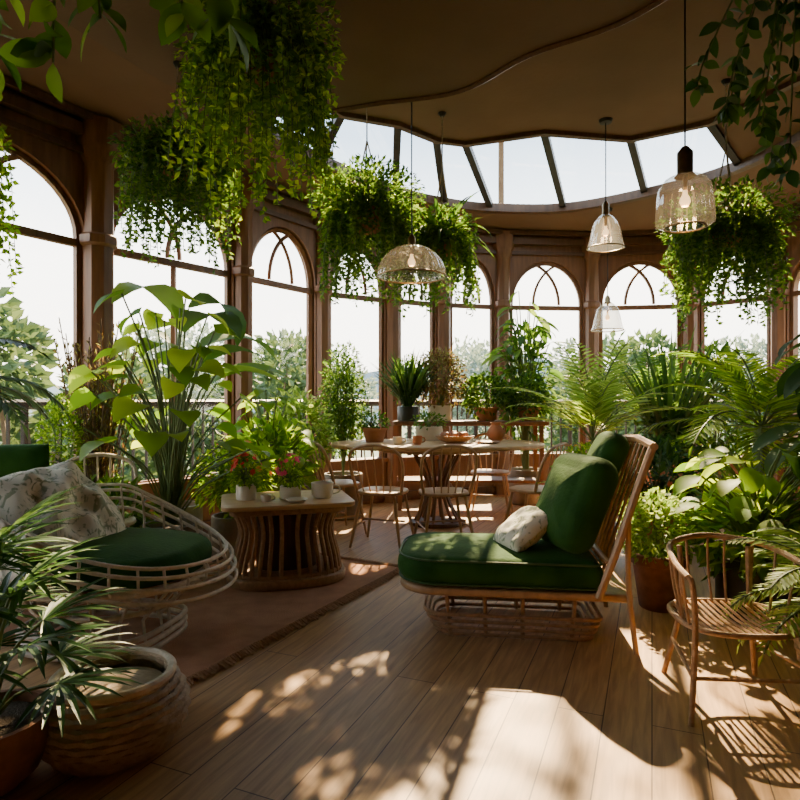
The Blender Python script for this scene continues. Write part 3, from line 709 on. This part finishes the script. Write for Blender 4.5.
flowerpot('pink flowers in a small cream pot at the middle of the coffee table', -.73, 4.0, TZ, 'fl_pink', 62, .07, .08)
def cup(label, x, y, z, r=.045, h=.07, mat='white', rz=0, name='cup'):
    t = thing(name, label, 'cup', (x,y,z), rz)
    mb = MB(); mb.lathe([(0,0),(r*.7,0),(r*.95,h*.25),(r,h),(r*.92,h),(r*.88,h*.25),(0,h*.12)], 24); mb.build('body', M[mat], t)
    mb = MB(); mb.tube(smooth([(r*.95,0,h*.8),(r*1.45,0,h*.75),(r*1.5,0,h*.4),(r*.9,0,h*.25)], 5), .006, 6); mb.build('handle', M[mat], t)
cup('wide cream mug at the right side of the coffee table', -.52, 4.02, TZ, .075, .1)
cup('little cream cup near the front edge of the coffee table', -.86, 3.85, TZ, .035, .045)
def dish(label, x, y, z, r, mat='white', name='plate', cat='plate'):
    mb = MB(); mb.lathe([(0,0),(r*.6,0),(r,.018),(r*.98,.022),(r*.6,.006),(0,.006)], 30); tag(mb.build(name, M[mat], loc=(x,y,z)), label, cat)
dish('flat cream saucer at the front of the coffee table', -.66, 3.84, TZ, .07)
rg = thing('area_rug', 'red-brown woven rug with a thick fringed edge under the coffee table', 'rug', (0,0,0))
A = Vector((-.94,2.46)); e1 = Vector((.472,.881)); e2 = Vector((-.881,.472)); Lr, Wr = 2.05, 1.65
mb = MB(); cs = [A, A+e1*Lr, A+e1*Lr+e2*Wr, A+e2*Wr]
mb.slab([(c.x,c.y) for c in cs], .001, .012, .002, 1); mb.build('rug_field', M['rug'], rg)
mb = MB(); r = random.Random(4)
for (a, b) in ((cs[0],cs[1]),(cs[1],cs[2]),(cs[3],cs[0])):
    L = (b-a).length; d = (b-a)/L; nn = Vector((d.y,-d.x)); k = int(L/.016)
    for j in range(k):
        c = a+d*(j+.5)*L/k; q = c+nn*r.uniform(.02,.05)+d*r.uniform(-.01,.01)
        mb.tube([(c.x-nn.x*.02,c.y-nn.y*.02,.014),(c.x,c.y,.02),(q.x,q.y,.006)], .006, 4)
mb.build('fringe', M['rugedge'], rg)

def tub(label, loc, rz, mat='palerattan', s=1.0, back=.26, name='rattan_armchair', ra=.60, rb=.48, zf=.44):
    t = thing(name, label, 'chair', loc, rz)
    def rail(k, dz):
        o = []
        for i in range(64):
            a = 2*PI*i/64; w = (1-math.cos(a))/2
            o.append((math.cos(a)*(ra+k)*s-.03*w, math.sin(a)*(rb+k)*s, (zf+back*min(1,w*1.5)**1.5+dz)*s))
        return o
    for k, dz in ((0,0),(.03,-.035),(.045,-.085),(.05,-.14)):
        mb = MB(); mb.tube(rail(k,dz), .009*s, 8, closed=True); mb.build('rail', M[mat], t)
    mb = MB(); mb.tube([(x,y,.33*s) for x,y in ellipse((ra-.10)*s,(rb-.09)*s,40)], .018*s, 8, closed=True); mb.tube([(x,y,.2*s) for x,y in ellipse(.34*s,.29*s,40)], .012*s, 8, closed=True); mb.build('seat_ring', M[mat], t)
    R_ = rail(0,0)
    for i in range(32):
        a = 2*PI*i/32; top = Vector(R_[i*2]); b = Vector(((ra-.10)*s*math.cos(a), (rb-.09)*s*math.sin(a), .33*s)); md = (top+b)/2+Vector((math.cos(a)*.06, math.sin(a)*.06, -.03))*s
        mb = MB(); mb.tube(smooth([b, md, top], 4), .0065*s, 6); mb.build('spindle', M[mat], t)
    for z_ in (.022,.06,.098):
        mb = MB(); mb.tube([(x,y,z_*s) for x,y in ellipse(.34*s,.29*s,36,3.6)], .013*s, 8, closed=True); mb.build('base_rail', M[mat], t)
    for i in range(16):
        a = 2*PI*i/16; mb = MB(); mb.tube([(.32*s*math.cos(a),.27*s*math.sin(a),.03*s),(.30*s*math.cos(a),.26*s*math.sin(a),.15*s),((ra-.11)*s*math.cos(a),(rb-.1)*s*math.sin(a),.33*s)], .008*s, 6); mb.build('strut', M[mat], t)
    mb = MB(); mb.slab(ellipse((ra-.10)*s,(rb-.09)*s,44,2.6), .35*s, .48*s, .055*s, 4, .03); mb.build('seat_cushion', M['velvet'], t)
    return t
TC = (-1.46,2.98,.013)
tub('big pale rattan tub armchair with looped rails in the left foreground', TC, math.radians(-12))
tub('second pale rattan armchair with green back, behind at the left edge', (-2.28,3.62,0), math.radians(-25), s=.82, back=.60, ra=.46, rb=.42)
bc = placed(cushion(.42,.32,.15), 'back_cushion', M['velvet'], (-2.42,3.74,.77), (math.radians(76),0,math.radians(25)))
tag(bc, 'green velvet back cushion at the far left edge in the second rattan armchair', 'cushion')
p1 = placed(cushion(.56,.56,.26,2.6,.2,3), 'throw_pillow', M['lav'], (-1.70,2.98,.64), (math.radians(8),math.radians(44),math.radians(-12)))
tag(p1, 'large crumpled fern-print pillow in the left foreground armchair', 'pillow')
mb = MB(); nu, nv = 60, 40; vs = []; fs = []
for i in range(nu+1):
    a = math.radians(150+125*i/nu); w = (1-math.cos(a))/2; zr = .44+.26*min(1,w*1.5)**1.5
    for j in range(nv+1):
        v = j/nv; wr = .018*math.sin(a*17+v*3)+.012*math.sin(a*31-v*5)
        if v < .5: t = v/.5; f = .42+.60*t; z = .53+(zr+.035-.53)*t**1.6
        else: t = (v-.5)/.5; f = 1.02+.10*math.sin(t*PI*.6); z = zr+.035-(.24+.06*math.sin(a*7))*t**1.2
        f += wr*(.6+v)*1.3; z += .012*math.sin(a*23+v*8)
        vs.append((math.cos(a)*.62*f-.03*w, math.sin(a)*.50*f, z))
for i in range(nu):
    for j in range(nv): b = i*(nv+1)+j; fs.append((b, b+nv+1, b+nv+2, b+1))
mb.add(vs, fs); mb.xf(Matrix.Rotation(math.radians(-12),4,'Z')); th = mb.build('throw_blanket', M['throw'], None, 180, TC)
tag(th, 'pale leaf-print throw draped over the near rail of the left foreground armchair', 'blanket')

pf = thing('wicker_basket', 'low round woven wicker basket beside the fan palm', 'basket', (-1.0,2.10,0))
mb = MB(); basket(mb, .22, .24, 10, lambda t: .84+.24*math.sin(t*PI)); mb.build('body', M['greyrattan'], pf)
mb = MB(); mb.tube([(x,y,.242) for x,y in ellipse(.19,.19,40)], .016, 8, closed=True); mb.build('rim', M['palerattan'], pf)
mb = MB(); mb.slab(ellipse(.18,.18,30), .13, .20, .03, 3, .02); mb.build('lining', M['greyrattan'], pf)

ha = thing('hoop_armchair', 'bent-wood hoop armchair with spindles at the right foreground', 'chair', (1.34,2.42,0), math.radians(-4))
q = .84
def sc_(pts): return [(x*q,y*q,z*q) for x,y,z in pts]
HM = M['rattan']
hoop = smooth(sc_([(-.30,-.24,.0+.64),(-.29,-.05,.665),(-.22,.17,.70),(0,.27,.72),(.22,.17,.70),(.29,-.05,.665),(.30,-.24,.64)]), 6)
mb = MB(); mb.tube(hoop, .012, 8); mb.build('arm_rail', HM, ha)
for s_ in (-1,1):
    mb = MB(); mb.tube(smooth(sc_([(.30*s_,-.235,.645),(.285*s_,-.25,.6),(.27*s_,-.24,.38),(.30*s_,-.27,0)]), 5), .011, 8); mb.build('leg', HM, ha)
    mb = MB(); mb.tube(smooth(sc_([(.17*s_,.2,.68),(.17*s_,.18,.38),(.23*s_,.25,0)]), 5), .011, 8); mb.build('leg', HM, ha)
mb = MB(); pts = ellipse(.265*q,.24*q,36,2.8); mb.tube([(x,y,.385*q) for x,y in pts], .011, 8, closed=True); mb.build('seat_frame', HM, ha)
mb = MB()
for i in range(16):
    x = -.255*q+.51*q*(i+.5)/16; yy = .235*q*(1-abs(x/(.265*q))**2.8)**(1/2.8); mb.tube([(x,-yy,.388*q),(x,0,.375*q),(x,yy,.388*q)], .006, 5)
mb.build('woven_seat', M['rattan'], ha)
for i in range(11):
    t = .1+.8*i/10; p = hoop[int(t*(len(hoop)-1))]; mb = MB(); mb.tube(smooth([(p.x*.84, p.y*.8, .39*q),(p.x*.95,p.y*.97,.55*q),p], 3), .006, 6); mb.build('spindle', HM, ha)
mb = MB(); mb.tube(sc_([(-.285,-.255,.2),(.285,-.255,.2)]), .008, 6); mb.tube(sc_([(-.285,-.255,.2),(-.2,.215,.2)]), .008, 6); mb.tube(sc_([(.285,-.255,.2),(.2,.215,.2)]), .008, 6); mb.build('stretcher', HM, ha)

dt = thing('dining_table', 'wide oval wooden dining table with slatted pedestal at the back', 'table', (.36,5.80,0))
mb = MB(); mb.slab(ellipse(1.02,.60,60,2.3), .75, .79, .015, 3); mb.build('tabletop', M['table'], dt)
mb = MB(); mb.slab(ellipse(.55,.32,48), .70, .75, .01, 2); mb.build('apron', M['chairwood'], dt)
mb = MB(); mb.slab(ellipse(.28,.22,40), 0, .04, .012, 2); mb.build('base_ring', M['darkwood'], dt)
for i in range(14):
    a = 2*PI*i/14; mb = MB(); mb.tube(smooth([(.22*math.cos(a),.17*math.sin(a),.03),(.09*math.cos(a),.08*math.sin(a),.35),(.24*math.cos(a),.2*math.sin(a),.71)], 5), .014, 6); mb.build('slat', M['wallwood'], dt)
def windsor(label, loc, rz, mat='chairwood'):
    t = thing('dining_chair', label, 'chair', loc, rz)
    mb = MB(); mb.slab(ellipse(.205,.20,32,2.6), .43, .455, .010, 3); mb.build('seat', M[mat], t)
    for sx in (-1,1):
        for sy in (-1,1): mb = MB(); mb.tube([(.14*sx,.13*sy,.435),(.18*sx,.17*sy,.2),(.215*sx,.2*sy,0)], [.012,.014,.010], 8); mb.build('leg', M[mat], t)
    hp = smooth([(-.19,-.1,.45),(-.225,-.165,.65),(-.19,-.225,.79),(0,-.26,.84),(.19,-.225,.79),(.225,-.165,.65),(.19,-.1,.45)], 6)
    mb = MB(); mb.tube(hp, .013, 8); mb.build('back_hoop', M[mat], t)
    for i in range(5):
        x = -.14+.07*i; z = .84-.055*(x/.19)**2-.008; mb = MB(); mb.tube([(x*.8,-.15,.45),(x*1.05,-.205,.65),(x*1.1,-.255+abs(x)*.12,z)], .006, 6); mb.build('spindle', M[mat], t)
    mb = MB(); mb.tube([(-.19,0,.2),(.19,0,.2)], .008, 6); mb.tube([(-.19,-.18,.17),(-.19,.18,.17)], .008, 6); mb.tube([(.19,-.18,.17),(.19,.18,.17)], .008, 6); mb.build('stretcher', M[mat], t)
    return t
w0 = windsor('dining chair centre front with its hoop back to the camera', (.36,4.95,0), math.radians(10))
dup(w0, (-.14,5.0,0), math.radians(-18), 'dining chair in front of the table, left of the centre front one')
dup(w0, (-.58,5.45,0), math.radians(-60), 'leftmost dining chair at the left end of the table')
dup(w0, (1.14,5.1,0), math.radians(52), 'rightmost dining chair, side on at the right end of the table')
dup(w0, (.95,6.3,0), math.radians(165), 'dining chair on the window side at the right of the table')
pc = windsor('small pale spindle-back chair by the left windows behind the armchairs', (-1.86,3.72,0), math.radians(-150), 'palerattan')
pc.name = 'spindle_chair'
DZ = .79
def potted_small(label, x, y, z, mat, r0, h0, seed, lm='L_mid', style='cyl'):
    plant('small_potted_plant', label, x, y, z, lambda L,S,r: bush(L,S,(0,0,h0+.05),(r0*1.2,r0*1.2,.09),200,.045,.028,r,h0*.8,6), lm, r0, h0, style, mat, seed)
potted_small('small plant in a squat terracotta pot at the left of the dining table', -.25, 5.9, DZ, 'terra', .12, .14, 71, style='terra')
potted_small('small plant in a wide cream pot towards the back of the dining table', .3, 6.15, DZ, 'white', .14, .14, 72)
bw = thing('fruit_bowl', 'shallow wooden bowl holding round brown fruit on the dining table', 'bowl', (.52,5.75,DZ))
mb = MB(); mb.lathe([(0,0),(.08,0),(.15,.03),(.19,.07),(.18,.07),(.14,.035),(0,.012)], 30); mb.build('body', M['rattan'], bw)
for i in range(9):
    a = i*2*PI/8; rr = .1 if i < 8 else 0; mb = MB()
    mb.lathe([(0,-.034),(.02,-.03),(.035,-.012),(.037,.006),(.027,.026),(.008,.032),(0,.028)], 14)
    f = mb.build('fruit', M['fruit'], loc=(.52+rr*math.cos(a), 5.75+rr*math.sin(a), DZ+(.075 if i < 8 else .085)))
    tag(f, 'round brown fruit in the wooden bowl on the dining table', 'fruit', 'brown fruit in the bowl')
cup('cream cup left of centre on the dining table', -.02, 5.55, DZ, .045, .07)
cup('terracotta cup near the front middle of the dining table', .16, 5.52, DZ, .045, .08, 'terra')
dish('flat brown dish at the front right of the dining table', .83, 5.65, DZ, .12, 'rattan', 'dish', 'dish')
def jug(label, x, y, z, mat):
    t = thing('jug', label, 'jug', (x,y,z), .5)
    mb = MB(); mb.lathe([(0,0),(.05,0),(.085,.05),(.09,.09),(.06,.14),(.045,.165),(.055,.19),(.048,.19),(.038,.165),(0,.15)], 26); mb.build('body', M[mat], t)
    mb = MB(); mb.tube(smooth([(.05,0,.17),(.11,0,.16),(.12,0,.1),(.085,0,.06)], 5), .009, 6); mb.build('handle', M[mat], t)
jug('round terracotta jug at the right side of the dining table', .95, 5.95, DZ, 'terra')

# ---------------------------------------------------------------- pendants
def pendant(label, x, y, z, zc, prof, n=32, mat='lampglass', lit=20, cap=.03, caph=.05, ribs=0):
    t = thing('pendant_lamp', label, 'lamp', (x,y,z))
    top = prof[-1][1]
    if ribs:      # fluted glass: the wall of the shade waves around its circumference
        mb = MB(); n2 = ribs*4; vs = []; fs = []
        for r_, zz in prof:
            for k in range(n2):
                a = 2*PI*k/n2; q_ = r_*(1+.018*math.cos(a*ribs)); vs.append((q_*math.cos(a), q_*math.sin(a), zz))
        for i in range(len(prof)-1):
            for k in range(n2): fs.append((i*n2+k, i*n2+(k+1) % n2, (i+1)*n2+(k+1) % n2, (i+1)*n2+k))
        mb.add(vs, fs)
    else:
        mb = MB(); mb.lathe(prof, n)
    mb.build('lamp_shade', M[mat], t)
    rm = MB(); rm.tube([(prof[0][0]*math.cos(a*PI/18), prof[0][0]*math.sin(a*PI/18), prof[0][1]) for a in range(36)], .006, 6, closed=True); rm.build('shade_rim', M['brass'], t)
    mb = MB(); mb.lathe([(prof[-1][0]*1.1,top-.01),(cap,top+.01),(cap,top+caph),(cap*.4,top+caph+.03),(0,top+caph+.03)], 18); mb.build('cap', M['brass'], t)
    mb = MB(); mb.tube([(0,0,top+caph+.02),(0,0,zc-z)], .005, 6); mb.build('cord', M['metal'], t)
    mb = MB(); mb.lathe([(0,-.03),(.05,-.025),(.06,0)], 18, (0,0,zc-z)); mb.build('ceiling_rose', M['metal'], t)
    mb = MB(); mb.lathe([(0,-.03),(.018,-.024),(.028,0),(.024,.02),(.012,.04),(.012,.06)], 14, (0,0,top*.45)); mb.build('bulb', M['bulb'], t)
    mb = MB(); mb.tube([(0,0,top*.45+.05),(0,0,top)], .012, 8); mb.build('socket', M['brass'], t)
    l = bpy.data.lights.new('bulb_light', 'POINT'); l.energy = lit; l.color = (1,.62,.3); l.shadow_soft_size = .03
    lo = bpy.data.objects.new('bulb_light', l); C.objects.link(lo); lo.location = (0,0,top*.45-.05); lo.parent = t
dome = [(.25*math.cos(a*PI/2/14), .23*math.sin(a*PI/2/14)) for a in range(14)]
pendant('wide ribbed glass dome pendant hanging over the middle of the room', .085, 4.38, 2.10, 3.65, dome, 48, 'domeglass', 2, ribs=26)
bell = [(.155,0),(.15,.02),(.135,.08),(.12,.16),(.10,.22),(.06,.27),(.035,.29)]
pendant('small glass bell pendant hanging below the skylight', 1.80, 5.25, 2.53, 3.65, bell, 30, 'lampglass', 2, .03, .09, ribs=16)
lant = [(.10,-.02),(.145,.0),(.145,.04),(.14,.12),(.13,.19),(.10,.235),(.05,.26)]
pendant('large glass lantern pendant at the upper right nearest the camera', 1.52, 3.2, 2.14, 3.65, lant, 30, 'lampglass', 3, .04, .12, ribs=18)
pendant('distant small glass pendant low before the back right arch', 2.38, 6.88, 2.0, 3.39, [(r_*1.15,z_*1.1) for r_,z_ in bell], 24, 'domeglass', 1)

# ---------------------------------------------------------------- light, world, camera
sun = bpy.data.lights.new('sun', 'SUN'); sun.energy = 40; sun.angle = math.radians(.8); sun.color = (1,.74,.41)
so_ = bpy.data.objects.new('sun', sun); C.objects.link(so_)
so_.rotation_euler = Vector((-.13,-1,-.90)).to_track_quat('-Z','Y').to_euler()
w = bpy.data.worlds.new('World'); bpy.context.scene.world = w; w.use_nodes = True; nt = w.node_tree; bg = nt.nodes['Background']
tc = nt.nodes.new('ShaderNodeTexCoord'); sp = nt.nodes.new('ShaderNodeSeparateXYZ'); nt.links.new(tc.outputs['Generated'], sp.inputs[0])
r = ramp(nt, [(0, (1,.91,.76)), (.2, (.98,.94,.85)), (.30, (.66,.71,.74)), (.40, (.33,.41,.49)), (1, (.26,.36,.50))]); nt.links.new(sp.outputs['Z'], r.inputs[0]); nt.links.new(r.outputs[0], bg.inputs[0])
bg.inputs[1].default_value = 8.2
cam = bpy.data.cameras.new('Camera'); cam.sensor_width = 36; cam.lens = 27; cam.clip_start = .05; cam.clip_end = 600
co = bpy.data.objects.new('Camera', cam); C.objects.link(co); co.location = (0,0,1.2); co.rotation_euler = (math.radians(90),0,0)
bpy.context.scene.camera = co
